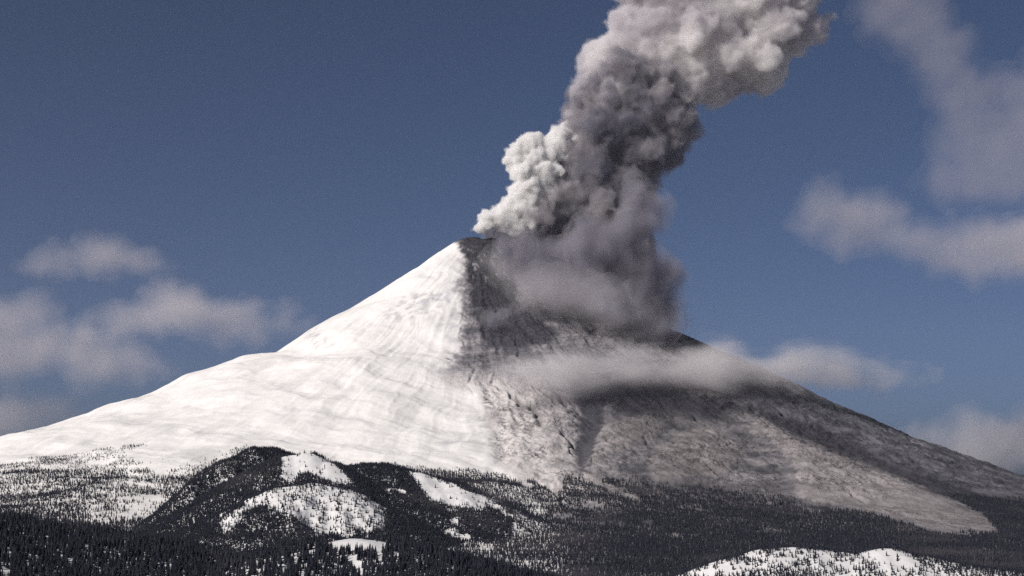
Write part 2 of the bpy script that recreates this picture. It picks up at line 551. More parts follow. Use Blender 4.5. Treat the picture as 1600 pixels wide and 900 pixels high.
def hill_height(key, x, y):
    pts, slope, rough, seed, power = HILLS[key]
    wx = x + rough * 2.2 * fbm(x / 120, y / 120, 3, seed)
    wy = y + rough * 2.2 * fbm(x / 120, y / 120, 3, seed + 1)
    h = np.full(np.shape(x), -1e9)
    for (ax, ay, az), (bx, by, bz) in zip(pts[:-1], pts[1:]):
        ex, ey = bx - ax, by - ay
        t = np.clip(((wx - ax) * ex + (wy - ay) * ey) / (ex * ex + ey * ey), 0, 1)
        d = np.hypot(wx - ax - ex * t, wy - ay - ey * t)
        # rounded crest
        h = np.maximum(h, az + (bz - az) * t - slope * (np.sqrt(d * d + 35 ** 2) - 35))
    spur = (ridged(x / 170, y / 260, 4, seed + 5) - 0.62) * rough * 1.6
    far = np.clip((np.interp(h, [-100, 60], [1, 1])), 0, 1)
    crest_d = np.full(np.shape(x), 1e9)
    for (ax, ay, az), (bx, by, bz) in zip(pts[:-1], pts[1:]):
        ex, ey = bx - ax, by - ay
        t = np.clip(((x - ax) * ex + (y - ay) * ey) / (ex * ex + ey * ey), 0, 1)
        crest_d = np.minimum(crest_d, np.hypot(x - ax - ex * t, y - ay - ey * t))
    return h + spur * sstep(10, 160, crest_d) * far + fbm(x / 35, y / 35, 3, seed + 9) * 2.0


def ground_height(x, y):
    b = base_height(x, y)
    infan = sstep(0.46, 0.41, np.abs(x) / np.maximum(y, 1)) * sstep(3000, 3600, y) * sstep(13500, 12000, y)
    return np.maximum(b - 6 - infan * (60 + 0.35 * b), viewpoint_hill(x, y))


def total_height(x, y):
    h = np.maximum(mountain_height(x, y), viewpoint_hill(x, y))
    for k in HILLS:
        h = np.maximum(h, hill_height(k, x, y))
    return h


def build_terrain():
    # far ground, one sheet to the horizon
    g = np.concatenate([-np.geomspace(40000, 700, 56), np.linspace(-600, 600, 13), np.geomspace(700, 40000, 56)])
    X, Y = np.meshgrid(g, g)
    Z = ground_height(X, Y)
    Z = np.where(np.hypot(X, Y) > 16000, np.minimum(Z, 0), Z)
    col = np.ones(X.shape + (3,)) * np.array([0.30, 0.30, 0.31])
    o = mesh_np('ground', np.stack([X, Y, Z], -1).reshape(-1, 3), grid_faces(len(g), len(g)), M_HILL, col=col.reshape(-1, 3))
    tag(o, 'snowy forested lowland stretching away round the foot of the volcano', 'ground', kind='structure')
    # the volcano: a fan of rows, finer where the face is seen steeply
    s = np.linspace(-0.44, 0.44, 1340)
    ys = np.concatenate([np.linspace(3250, 6000, 230, endpoint=False), np.linspace(6000, 9150, 430, endpoint=False), np.linspace(9150, 12500, 50)])
    S, Y = np.meshgrid(s, ys)
    X = S * Y
    Z = mountain_height(X, Y)
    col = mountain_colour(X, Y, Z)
    u, v = project(X, Y, Z)
    sky_v = {}
    vis = (Y < 9800)
    for uu in range(0, 1601, 100):
        m = vis & (np.abs(u - uu) < 4)
        sky_v[uu] = round(float(v[m].min()))
    print('SKYLINE', sky_v)
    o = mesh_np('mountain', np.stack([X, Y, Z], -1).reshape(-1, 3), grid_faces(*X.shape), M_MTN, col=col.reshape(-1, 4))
    tag(o, 'snow-covered volcano cone with its right-hand side darkened by ash', 'volcano', kind='structure')
    # hills
    names = {'A': ('hill', 'dark wooded hill with a rounded top at the foot of the white slope'),
             'B': ('hill', 'small bare snow dome beside the dark wooded hill'),
             'C': ('hill', 'steep snowy hill speckled with trees below the bare snow dome'),
             'D': ('hill', 'wooded ridge with a white snow slope on its right side'),
             'L': ('foreground_hill', 'near dark forested ridge with a white snow clearing along its crest'),
             'R': ('foreground_hill', 'near snowy hill dotted with dark trees at the lower right')}
    for k, (pts, slope, rough, seed, power) in HILLS.items():
        px = [p[0] for p in pts]
        py = [p[1] for p in pts]
        mg = 420 if k in 'LR' else 480
        x0, x1, y0, y1 = min(px) - mg, max(px) + mg, min(py) - mg * (1.6 if k in 'LR' else 1), max(py) + mg
        st = 7.0 if k in 'LR' else 6.5
        gx, gy = np.arange(x0, x1, st), np.arange(y0, y1, st)
        X, Y = np.meshgrid(gx, gy)
        Z = hill_height(k, X, Y)
        under = mountain_height(X, Y)
        keep = Z > under - 14
        Zc = np.maximum(Z, under - 16)
        col = np.ones(X.shape + (3,)) * np.array([0.72, 0.705, 0.69])
        f = grid_faces(*X.shape)
        kf = keep.reshape(-1)[f].any(1)
        o = mesh_np(names[k][0], np.stack([X, Y, Zc], -1).reshape(-1, 3), f[kf], M_HILL, col=col.reshape(-1, 3))
        tag(o, names[k][1], 'hill', kind='structure')


build_terrain()
print('terrain', round(time.time() - T0, 1))
# ------------------------------------------------------------------ conifers
def tree_materials():
    m, N, L = new_mat('conifer_needles')
    out = N.new('ShaderNodeOutputMaterial')
    b = N.new('ShaderNodeBsdfPrincipled')
    b.inputs['Roughness'].default_value = 0.85
    b.inputs['Specular IOR Level'].default_value = 0.15
    oi = N.new('ShaderNodeObjectInfo')
    cr = N.new('ShaderNodeValToRGB')
    cr.color_ramp.elements[0].color = (0.012, 0.013, 0.022, 1)
    cr.color_ramp.elements[1].color = (0.025, 0.027, 0.036, 1)
    L.new(oi.outputs['Random'], cr.inputs['Fac'])
    # ash and rime dusting whole stands
    gp = N.new('ShaderNodeNewGeometry')
    nb = N.new('ShaderNodeTexNoise')
    nb.inputs['Scale'].default_value = 0.0035
    nb.inputs['Detail'].default_value = 5
    L.new(gp.outputs['Position'], nb.inputs['Vector'])
    br = N.new('ShaderNodeMapRange')
    br.inputs['From Min'].default_value = 0.52
    br.inputs['From Max'].default_value = 0.72
    br.inputs['To Max'].default_value = 0.55
    L.new(nb.outputs['Fac'], br.inputs['Value'])
    dm = N.new('ShaderNodeMix')
    dm.data_type = 'RGBA'
    L.new(br.outputs['Result'], dm.inputs['Factor'])
    L.new(cr.outputs['Color'], dm.inputs[6])
    dm.inputs[7].default_value = (0.085, 0.08, 0.085, 1)
    # snow caught on some of the boughs
    ge = N.new('ShaderNodeNewGeometry')
    sx = N.new('ShaderNodeSeparateXYZ')
    L.new(ge.outputs['Normal'], sx.inputs[0])
    nz = N.new('ShaderNodeTexNoise')
    nz.inputs['Scale'].default_value = 0.35
    nz.inputs['Detail'].default_value = 2
    L.new(ge.outputs['Position'], nz.inputs['Vector'])
    ad = N.new('ShaderNodeMath')
    ad.operation = 'MULTIPLY'
    L.new(sx.outputs['Z'], ad.inputs[0])
    L.new(nz.outputs['Fac'], ad.inputs[1])
    mr = N.new('ShaderNodeMapRange')
    mr.inputs['From Min'].default_value = 0.40
    mr.inputs['From Max'].default_value = 0.50
    L.new(ad.outputs[0], mr.inputs['Value'])
    mx = N.new('ShaderNodeMix')
    mx.data_type = 'RGBA'
    L.new(mr.outputs['Result'], mx.inputs['Factor'])
    L.new(dm.outputs[2], mx.inputs[6])
    mx.inputs[7].default_value = (0.72, 0.72, 0.74, 1)
    L.new(mx.outputs[2], b.inputs['Base Color'])
    L.new(b.outputs['BSDF'], out.inputs['Surface'])
    t, N, L = new_mat('conifer_bark')
    out = N.new('ShaderNodeOutputMaterial')
    b = N.new('ShaderNodeBsdfPrincipled')
    b.inputs['Roughness'].default_value = 0.95
    nz = N.new('ShaderNodeTexNoise')
    nz.inputs['Scale'].default_value = 2.0
    cr = N.new('ShaderNodeValToRGB')
    cr.color_ramp.elements[0].color = (0.03, 0.022, 0.016, 1)
    cr.color_ramp.elements[1].color = (0.09, 0.07, 0.055, 1)
    L.new(nz.outputs['Fac'], cr.inputs['Fac'])
    L.new(cr.outputs['Color'], b.inputs['Base Color'])
    L.new(b.outputs['BSDF'], out.inputs['Surface'])
    return m, t


M_NEEDLE, M_BARK = tree_materials()


def crown_mesh(name, seed, tiers, sides, width=0.17, slim=1.0):
    """a spire of drooping, ragged whorls of boughs; height 1 from z = 0.06 to 1"""
    rn = random.Random(seed)
    vs_, fs = [], []
    for t in range(tiers):
        f0 = t / tiers
        zc = 0.07 + 0.86 * f0 ** 0.92
        rad = width * slim * (1 - f0) ** 0.85 * rn.uniform(0.78, 1.15) + 0.008
        top = min(1.0, zc + (0.93 / tiers) * rn.uniform(1.5, 2.1) + 0.02)
        off = rn.uniform(0, 6.28)
        ox, oy = rn.uniform(-.012, .012), rn.uniform(-.012, .012)
        c = len(vs_)
        vs_.append((ox, oy, top))
        n = sides * 2
        for k in range(n):
            a = off + k * 2 * math.pi / n
            lng = (k % 2 == 0)
            rr = rad * (rn.uniform(0.8, 1.25) if lng else rn.uniform(0.38, 0.6))
            zz = zc - (0.035 if lng else -0.01) * rn.uniform(0.4, 1.4)
            vs_.append((ox + rr * math.cos(a), oy + rr * math.sin(a), zz))
        for k in range(n):
            fs.append((c, c + 1 + k, c + 1 + (k + 1) % n))
    me = bpy.data.meshes.new(name)
    me.from_pydata(vs_, [], fs)
    me.materials.append(M_NEEDLE)
    me.update()
    return me


def trunk_mesh(name):
    vs_, fs = [], []
    for z, r in ((-0.04, 0.016), (0.3, 0.012), (0.98, 0.002)):
        for k in range(5):
            vs_.append((r * math.cos(k * 1.2566), r * math.sin(k * 1.2566), z))
    for j in range(2):
        for k in range(5):
            fs.append((j * 5 + k, j * 5 + (k + 1) % 5, j * 5 + 5 + (k + 1) % 5, j * 5 + 5 + k))
    me = bpy.data.meshes.new(name)
    me.from_pydata(vs_, [], fs)
    me.materials.append(M_BARK)
    me.update()
    return me


# where the woods stand, given where the photograph shows them
F_MAIN = [(440, 712), (545, 728), (600, 722), (680, 735), (740, 734), (790, 740), (825, 762), (832, 750), (868, 772), (880, 768), (884, 745), (906, 742), (925, 752), (960, 742), (1005, 752), (1050, 760), (1120, 765),
          (1190, 772), (1240, 780), (1262, 792), (1330, 796), (1400, 812), (1460, 833), (1560, 832), (1530, 800), (1470, 772), (1540, 775), (1700, 798), (1900, 860), (1900, 1000), (250, 1000), (250, 800), (330, 750)]
F_LEFT = [(-400, 700), (0, 692), (60, 690), (110, 690), (180, 700), (250, 745), (330, 718), (385, 703), (420, 760), (420, 1000), (-400, 1000)]
F_STRIP = [(-60, 699), (40, 696), (120, 686), (175, 680), (120, 694), (30, 703), (-60, 706)]
F_CLUMP = [(183, 703), (200, 694), (250, 681), (252, 686), (205, 702)]
F_CLUMP2 = [(140, 716), (175, 704), (178, 708), (150, 720), (100, 728)]
SNOW_D = [(640, 738), (660, 741), (705, 757), (768, 782), (776, 788), (745, 794), (700, 790), (672, 782), (660, 765)]
SNOW_CLEAR = [(508, 842), (560, 838), (612, 850), (600, 860), (585, 861), (545, 862), (520, 860)]
CHUTES = [(540, 872), (550, 868), (562, 880), (566, 893), (572, 900), (556, 900), (552, 886)], [(588, 862), (596, 860), (598, 878), (590, 888)], [(628, 836), (634, 836), (633, 838), (628, 838)]
DEB = [(905, 742), (915, 742), (950, 757), (998, 772), (1000, 785), (990, 782), (945, 765), (910, 752)]


def forest_points():
    rs = np.random.RandomState(5)
    out = []

    def cand(x0, x1, y0, y1, st):
        gx, gy = np.meshgrid(np.arange(x0, x1, st), np.arange(y0, y1, st))
        x = gx.ravel() + rs.uniform(-.5, .5, gx.size) * st
        y = gy.ravel() + rs.uniform(-.5, .5, gx.size) * st
        return x, y
    # middle distance, on the volcano's foot and its foothills
    x, y = cand(-2900, 2900, 3300, 6900, 9.0)
    xa, ya = cand(-1500, 0, 4300, 5700, 5.2)
    n0 = len(x)
    x, y = np.concatenate([x, xa]), np.concatenate([y, ya])
    extra = np.arange(len(x)) >= n0
    m = np.abs(x / y) < 0.41
    x, y, extra = x[m], y[m], extra[m]
    hm = mountain_height(x, y)
    reg = np.zeros(len(x), int)
    h = hm.copy()
    for i, k in enumerate('ABCD'):
        hh = hill_height(k, x, y)
        t = hh > h
        reg[t] = i + 1
        h = np.where(t, hh, h)
    u, v = project(x, y, h)
    n1 = fbm(x / 130, y / 130, 4, 201)
    n2 = fbm(x / 420, y / 200, 4, 211)
    band = fbm(x / 300 + 0.7 * n1, h / 24 + 0.8 * n1, 4, 221)
    fine = fbm(x / 45, y / 60, 3, 231)
    uw, vw = u + 8 * n1 + 4 * fine, v + 9 * n1 + 7 * fine
    den = np.zeros(len(x))
    main = poly_sd(uw, vw, F_MAIN)
    sft = 3 + 22 * sstep(930, 1000, u) * sstep(1290, 1230, u)
    main = sstep(-sft * 0.3, sft, main)
    hb = fbm(x / 260 + 0.4 * n1, y / 60, 4, 227)                   # clearings strung out along the slope
    gaps = sstep(0.02, 0.30, hb + 0.4 * n2) * (0.12 + 0.88 * sstep(1060, 760, u)) * sstep(765, 790, v)
    den = np.maximum(den, main * (0.9 - 0.72 * gaps))
    left = pmask(uw, vw, F_LEFT, 6)
    ld = np.clip(0.68 + 1.3 * band + 0.5 * n2 + np.interp(v, [690, 720, 790, 830], [-0.42, -0.22, 0.05, 0.3]) - 0.5 * pmask(u, v, [(110, 775), (250, 768), (262, 822), (140, 815)], 12), 0.02, 0.85)
    den = np.where(u < 330, np.maximum(left * ld, 0), np.maximum(den, left * 0.9 * sstep(-0.35, 0.1, n1)))
    for P in (F_STRIP, F_CLUMP, F_CLUMP2):
        den = np.maximum(den, pmask(u + 2 * fine, v + 2 * fine, P, 1.5) * 0.8)
    den *= 1 - pmask(uw, vw, DEB, 3) * 0.97
    for (cu, cv, ru, rv) in ((1011, 816, 9, 6), (1056, 838, 9, 4), (880, 806, 16, 6), (700, 820, 22, 5), (740, 812, 14, 4), (660, 838, 14, 4), (770, 832, 12, 4), (930, 790, 20, 7), (690, 862, 24, 5), (760, 858, 16, 4), (1205, 830, 22, 4), (840, 800, 14, 5)):
        den *= 1 - 0.9 * np.exp(-(((u - cu) / ru) ** 2 + ((v - cv) / rv) ** 2) ** 2)
    # thin scatter above the treeline
    den = np.maximum(den, 0.05 * sstep(0.25, 0.5, n1) * pmask(u, v, [(0, 700), (300, 680), (330, 700), (300, 740), (0, 760)], 8))
    # hills
    den = np.where(reg == 1, 0.97, den)
    inB = pmask(uw, vw, [(438, 735), (444, 712), (475, 703), (515, 720), (550, 754), (520, 754), (500, 744), (466, 742), (455, 758), (444, 752)], 3)
    den = np.where(reg == 2, lerp(0.95, 0.10 + 0.7 * sstep(0.15, 0.45, n1), inB), den)
    dC = 0.42 + 0.9 * fbm(x / 26, y / 220, 3, 241) + 0.25 * n1
    inC = pmask(uw, vw, [(345, 818), (375, 790), (410, 772), (445, 760), (485, 752), (545, 768), (598, 795), (602, 815), (572, 830), (535, 836), (515, 848), (495, 832), (478, 812), (440, 796), (405, 786), (365, 812), (350, 830)], 6)
    dC = np.where(vw > 838, 0.95, dC)
    den = np.where(reg == 3, lerp(0.95, np.clip(dC, 0.05, 0.9), inC), den)
    sd = pmask(uw, vw, SNOW_D, 3)
    slope_t = np.interp(u, [640, 690, 730, 775], [0.005, 0.02, 0.10, 0.2])
    den = np.where(reg == 4, lerp(0.93, slope_t, sd), den)
    den *= np.where((reg == 4) & (sd < 0.5), 1 - 0.75 * sstep(0.30, 0.45, n1), 1)
    den = np.where(extra, np.where((reg > 0) & (den > 0.9), 0.8, 0), den)
    keep = rs.rand(len(x)) < den
    keep &= (u > -90) & (u < 1690) & (v < 960)
    sc = rs.uniform(7, 14.5, len(x)) * np.where((v < 735) & (reg == 0), 0.72, 1.0)
    out.append((x[keep], y[keep], h[keep], sc[keep], np.full(keep.sum(), 0)))
    # the two near hills
    for key, idx in (('L', 1), ('R', 2)):
        pts = HILLS[key][0]
        px = [p[0] for p in pts]
        x, y = cand(min(px) - 120, max(px) + 120, 1950, 3050, 6.6 if key == 'L' else 5.2)
        hh = hill_height(key, x, y)
        ok = hh > np.maximum(mountain_height(x, y), 20)
        x, y, hh = x[ok], y[ok], hh[ok]
        u, v = project(x, y, hh)
        n1 = fbm(x / 60, y / 60, 4, 251)
        fine = fbm(x / 18, y / 18, 2, 261)
        uw, vw = u + 4 * n1, v + 3 * n1
        if key == 'L':
            den = np.clip(0.74 - 0.7 * sstep(0.10, 0.38, fine), 0, 1)
            for P in (SNOW_CLEAR,) + CHUTES:
                den *= 1 - 0.985 * pmask(u + 2 * fine, v + 2 * fine, P, 2)
        else:
            den = 0.36 + 0.95 * fine + 0.7 * n1
            dk = np.maximum(pmask(uw, vw, [(1130, 908), (1155, 893), (1210, 886), (1270, 892), (1310, 910), (1300, 990), (1100, 990)], 4),
                            pmask(uw, vw, [(1418, 862), (1480, 874), (1560, 886), (1700, 896), (1800, 980), (1560, 990), (1500, 905), (1440, 885)], 5) * 0.8)
            den = np.clip(np.maximum(den, dk), 0.02, 0.95)
            den *= 1 - 0.75 * pmask(uw, vw, [(1360, 858), (1392, 856), (1425, 872), (1440, 888), (1380, 892), (1340, 876)], 5)
        keep = (rs.rand(len(x)) < den) & (u > -120) & (u < 1720) & (v < 985)
        if key == 'L':
            # trees that stand behind the crest or before the clearing must not hide it
            keep &= ~((u > 512) & (u < 606) & (v < 866) & (y < 2605) & (pmask(u, v - 0.0, SNOW_CLEAR, 2) > 0.2))
        sc = rs.uniform(11, 20, len(x)) * (0.5 if key == 'R' else 1.0)
        out.append((x[keep], y[keep], hh[keep], sc[keep], np.full(keep.sum(), idx)))
    return [np.concatenate([o[i] for o in out]) for i in range(5)]


PLACES = [(170, 'at the left end of the near black ridge'), (340, 'on the near ridge below the sparse snowy woods'), (500, 'on the near ridge in front of the dark wooded hill'),
          (625, 'on the near ridge below the white snow clearing'), (9999, 'on the falling right end of the near black ridge')]


def build_trees():
    x, y, z, s, reg = forest_points()
    rs = np.random.RandomState(9)
    n = len(x)
    wid = rs.uniform(0.95, 1.5, n)
    rot = rs.uniform(0, 6.283, n)
    print('trees', n, [(reg == i).sum() for i in range(3)])
    # the 300 that show largest: near hills, base inside the frame, not hidden behind a nearer crest
    u, v = project(x, y, z)
    ut, vt = project(x, y, z + s)
    size = s / y
    vis = (reg > 0) & (vt < 896) & (vt > 0) & (u > 4) & (u < 1596) & (v < 915)
    idx = np.where(vis)[0]
    idx = idx[np.argsort(-size[idx])][:300]
    crowns = [crown_mesh('crown', 40 + i, 8, 6, width=w) for i, w in enumerate((0.15, 0.18, 0.165, 0.2))]
    trunk = trunk_mesh('trunk')
    for j, i in enumerate(idx):
        t = bpy.data.objects.new('conifer', None)
        t.empty_display_size = 1
        COL.objects.link(t)
        t.location = (x[i], y[i], z[i] - 0.3)
        t.rotation_euler = (0, 0, rot[i])
        t.scale = (s[i] * wid[i], s[i] * wid[i], s[i])
        place = next(p for lim, p in PLACES if u[i] < lim) if reg[i] == 1 else 'among the speckled snow of the near hill at lower right'
        tag(t, 'dark conifer ' + place, 'tree', 'near conifers ' + place)
        c = bpy.data.objects.new('crown', crowns[j % 4])
        COL.objects.link(c)
        c.parent = t
        k = bpy.data.objects.new('trunk', trunk)
        COL.objects.link(k)
        k.parent = t
    rest = np.ones(n, bool)
    rest[idx] = False
    x, y, z, s, wid, rot, reg = (a[rest] for a in (x, y, z, s, wid, rot, reg))
    n = len(x)
    # the rest of the woods, as one mass
    me = bpy.data.meshes.new('forest')
    me.vertices.add(n)
    me.vertices.foreach_set('co', np.stack([x, y, z - 0.3], -1).astype(np.float32).ravel())
    a = me.attributes.new('tree_scale', 'FLOAT_VECTOR', 'POINT')
    a.data.foreach_set('vector', np.stack([s * wid, s * wid, s], -1).astype(np.float32).ravel())
    a = me.attributes.new('tree_turn', 'FLOAT', 'POINT')
    a.data.foreach_set('value', rot.astype(np.float32))
    a = me.attributes.new('tree_pick', 'INT', 'POINT')
    a.data.foreach_set('value', np.where(reg == 0, np.arange(n) % 3, 3 + np.arange(n) % 3).astype(np.int32))
    o = bpy.data.objects.new('forest', me)
    COL.objects.link(o)
    me.materials.append(M_NEEDLE)
    tag(o, 'dark conifer forest covering the foothills and the lowland below the volcano', 'forest', kind='stuff')
    ng = bpy.data.node_groups.new('forest_planting', 'GeometryNodeTree')
    ng.interface.new_socket('Geometry', in_out='INPUT', socket_type='NodeSocketGeometry')
    ng.interface.new_socket('Geometry', in_out='OUTPUT', socket_type='NodeSocketGeometry')
    gi, go = ng.nodes.new('NodeGroupInput'), ng.nodes.new('NodeGroupOutput')
    ip = ng.nodes.new('GeometryNodeInstanceOnPoints')

    def attr(name, typ):
        nd = ng.nodes.new('GeometryNodeInputNamedAttribute')
        nd.data_type = typ
        nd.inputs['Name'].default_value = name
        return nd.outputs['Attribute']
    g2i = ng.nodes.new('GeometryNodeGeometryToInstance')
    # each kind of tree is grown here, whorl by whorl, out of cones
    kinds = [(5, 5, 0.17), (5, 5, 0.2), (4, 5, 0.15), (6, 6, 0.17), (6, 6, 0.2), (6, 6, 0.15)]
    links = []
    for kid, (tiers, sides, w) in enumerate(kinds):
        rn = random.Random(300 + kid)
        jn = ng.nodes.new('GeometryNodeJoinGeometry')
        for t in range(tiers):
            f0 = t / tiers
            cn = ng.nodes.new('GeometryNodeMeshCone')
            cn.fill_type = 'NONE'
            cn.inputs['Vertices'].default_value = sides
            cn.inputs['Radius Top'].default_value = 0.0
            cn.inputs['Radius Bottom'].default_value = w * (1 - f0) ** 0.85 * rn.uniform(0.8, 1.2) + 0.01
            cn.inputs['Depth'].default_value = (0.93 / tiers) * rn.uniform(1.5, 2.0) + 0.02
            tr = ng.nodes.new('GeometryNodeTransform')
            tr.inputs['Translation'].default_value = (rn.uniform(-.012, .012), rn.uniform(-.012, .012), 0.05 + 0.84 * f0 ** 0.92)
            tr.inputs['Rotation'].default_value = (rn.uniform(-.12, .12), rn.uniform(-.12, .12), rn.uniform(0, 6))
            ng.links.new(cn.outputs['Mesh'], tr.inputs['Geometry'])
            ng.links.new(tr.outputs['Geometry'], jn.inputs['Geometry'])
        sm = ng.nodes.new('GeometryNodeSetMaterial')
        sm.inputs['Material'].default_value = M_NEEDLE
        ss = ng.nodes.new('GeometryNodeSetShadeSmooth')
        ss.inputs['Shade Smooth'].default_value = False
        ng.links.new(jn.outputs['Geometry'], ss.inputs['Geometry'])
        ng.links.new(ss.outputs['Geometry'], sm.inputs['Geometry'])
        links.append(sm.outputs['Geometry'])
    for lk in reversed(links):
        ng.links.new(lk, g2i.inputs['Geometry'])
    ng.links.new(gi.outputs['Geometry'], ip.inputs['Points'])
    ng.links.new(g2i.outputs['Instances'], ip.inputs['Instance'])
    ip.inputs['Pick Instance'].default_value = True
    ng.links.new(attr('tree_pick', 'INT'), ip.inputs['Instance Index'])
    cx = ng.nodes.new('ShaderNodeCombineXYZ')
    ng.links.new(attr('tree_turn', 'FLOAT'), cx.inputs['Z'])
    ng.links.new(cx.outputs[0], ip.inputs['Rotation'])
    ng.links.new(attr('tree_scale', 'FLOAT_VECTOR'), ip.inputs['Scale'])
    ng.links.new(ip.outputs['Instances'], go.inputs['Geometry'])
    md = o.modifiers.new('planting', 'NODES')
    md.node_group = ng


build_trees()
print('trees done', round(time.time() - T0, 1))
# ------------------------------------------------------------------ smoke and cloud
def volume_material(name, colour, sigma, noise=(0.01, 4), amp=0.4, thr=0.1, soft=0.3, g=0.0, stretch=(1, 1, 1), colour2=None):
    """grid density (0 at the skin, 1 inside) eaten into by noise; sigma per metre"""
    m, N, L = new_mat(name)
    out = N.new('ShaderNodeOutputMaterial')
    pv = N.new('ShaderNodeVolumePrincipled')
    pv.inputs['Color'].default_value = (*colour, 1)
    pv.inputs['Density Attribute'].default_value = ''
    pv.inputs['Anisotropy'].default_value = g
    L.new(pv.outputs['Volume'], out.inputs['Volume'])
    a = N.new('ShaderNodeAttribute')
    a.attribute_name = 'density'
    tc = N.new('ShaderNodeTexCoord')
    mp = N.new('ShaderNodeMapping')
    mp.inputs['Scale'].default_value = stretch
    L.new(tc.outputs['Object'], mp.inputs['Vector'])
    nz = N.new('ShaderNodeTexNoise')
    nz.inputs['Scale'].default_value = noise[0]
    nz.inputs['Detail'].default_value = noise[1]
    nz.inputs['Roughness'].default_value = 0.55
    L.new(mp.outputs['Vector'], nz.inputs['Vector'])
    if colour2:
        n2 = N.new('ShaderNodeTexNoise')
        n2.inputs['Scale'].default_value = 0.0032
        n2.inputs['Detail'].default_value = 1
        L.new(mp.outputs['Vector'], n2.inputs['Vector'])
        cr = N.new('ShaderNodeValToRGB')
        cr.color_ramp.elements[0].position = 0.40
        cr.color_ramp.elements[1].position = 0.62
        cr.color_ramp.elements[0].color = (*colour, 1)
        cr.color_ramp.elements[1].color = (*colour2, 1)
        L.new(n2.outputs['Fac'], cr.inputs['Fac'])
        L.new(cr.outputs['Color'], pv.inputs['Color'])
    ma = N.new('ShaderNodeMath')
    ma.operation = 'MULTIPLY_ADD'
    L.new(nz.outputs['Fac'], ma.inputs[0])
    ma.inputs[1].default_value = 2 * amp
    ma.inputs[2].default_value = -amp
    ad = N.new('ShaderNodeMath')
    ad.operation = 'ADD'
    L.new(a.outputs['Fac'], ad.inputs[0])
    L.new(ma.outputs[0], ad.inputs[1])
    mr = N.new('ShaderNodeMapRange')
    mr.interpolation_type = 'SMOOTHSTEP'
    mr.inputs['From Min'].default_value = thr
    mr.inputs['From Max'].default_value = thr + soft
    mr.inputs['To Max'].default_value = sigma
    L.new(ad.outputs[0], mr.inputs['Value'])
    # nothing outside the skin
    gt = N.new('ShaderNodeMath')
    gt.operation = 'GREATER_THAN'
    gt.inputs[1].default_value = 0.001
    L.new(a.outputs['Fac'], gt.inputs[0])
    mu = N.new('ShaderNodeMath')
    mu.operation = 'MULTIPLY'
    L.new(mr.outputs['Result'], mu.inputs[0])
    L.new(gt.outputs[0], mu.inputs[1])
    L.new(mu.outputs[0], pv.inputs['Density'])
    return m


def skin_material(name, colour, share):
    """the faint outermost veil of a body of smoke: mostly clear, a little of it catches the light"""
    m, N, L = new_mat(name)
    out = N.new('ShaderNodeOutputMaterial')
    df = N.new('ShaderNodeBsdfDiffuse')
    df.inputs['Color'].default_value = (*colour, 1)
    tp = N.new('ShaderNodeBsdfTransparent')
    mx = N.new('ShaderNodeMixShader')
    mx.inputs[0].default_value = share
    L.new(tp.outputs[0], mx.inputs[1])
    L.new(df.outputs[0], mx.inputs[2])
    L.new(mx.outputs[0], out.inputs['Surface'])
    return m


def fog(o, voxel, band, mat):
    """fill the closed skin of o with fog that thickens inwards over band metres"""
    ng = bpy.data.node_groups.new('fog_fill', 'GeometryNodeTree')
    ng.interface.new_socket('Geometry', in_out='INPUT', socket_type='NodeSocketGeometry')
    ng.interface.new_socket('Geometry', in_out='OUTPUT', socket_type='NodeSocketGeometry')
    gi, go = ng.nodes.new('NodeGroupInput'), ng.nodes.new('NodeGroupOutput')
    mv = ng.nodes.new('GeometryNodeMeshToVolume')
    mv.resolution_mode = 'VOXEL_SIZE'
    mv.inputs['Density'].default_value = 1.0
    mv.inputs['Voxel Size'].default_value = voxel
    mv.inputs['Interior Band Width'].default_value = band
    sm = ng.nodes.new('GeometryNodeSetMaterial')
    sm.inputs['Material'].default_value = mat
    ng.links.new(gi.outputs[0], mv.inputs['Mesh'])
    ng.links.new(mv.outputs['Volume'], sm.inputs['Geometry'])
    jn = ng.nodes.new('GeometryNodeJoinGeometry')
    ng.links.new(sm.outputs['Geometry'], jn.inputs[0])
    ng.links.new(gi.outputs[0], jn.inputs[0])
    ng.links.new(jn.outputs[0], go.inputs[0])
    md = o.modifiers.new('fog', 'NODES')
    md.node_group = ng


def fft_noise(shape, lo, hi, power, seed):
    """smooth random field whose features are between lo and hi voxels across; zero mean, unit deviation"""
    rs = np.random.RandomState(seed)
    f = np.fft.rfftn(rs.standard_normal(shape).astype(np.float32))
    k = [np.fft.fftfreq(n) for n in shape[:2]] + [np.fft.rfftfreq(shape[2])]
    kk = np.sqrt(k[0][:, None, None] ** 2 + k[1][None, :, None] ** 2 + k[2][None, None, :] ** 2)
    amp = np.where((kk > 1.0 / hi) & (kk < 1.0 / lo), (kk + 1e-6) ** (-power), 0)
    r = np.fft.irfftn(f * amp, s=shape, axes=(0, 1, 2)).astype(np.float32)
    return (r - r.mean()) / (r.std() + 1e-9)


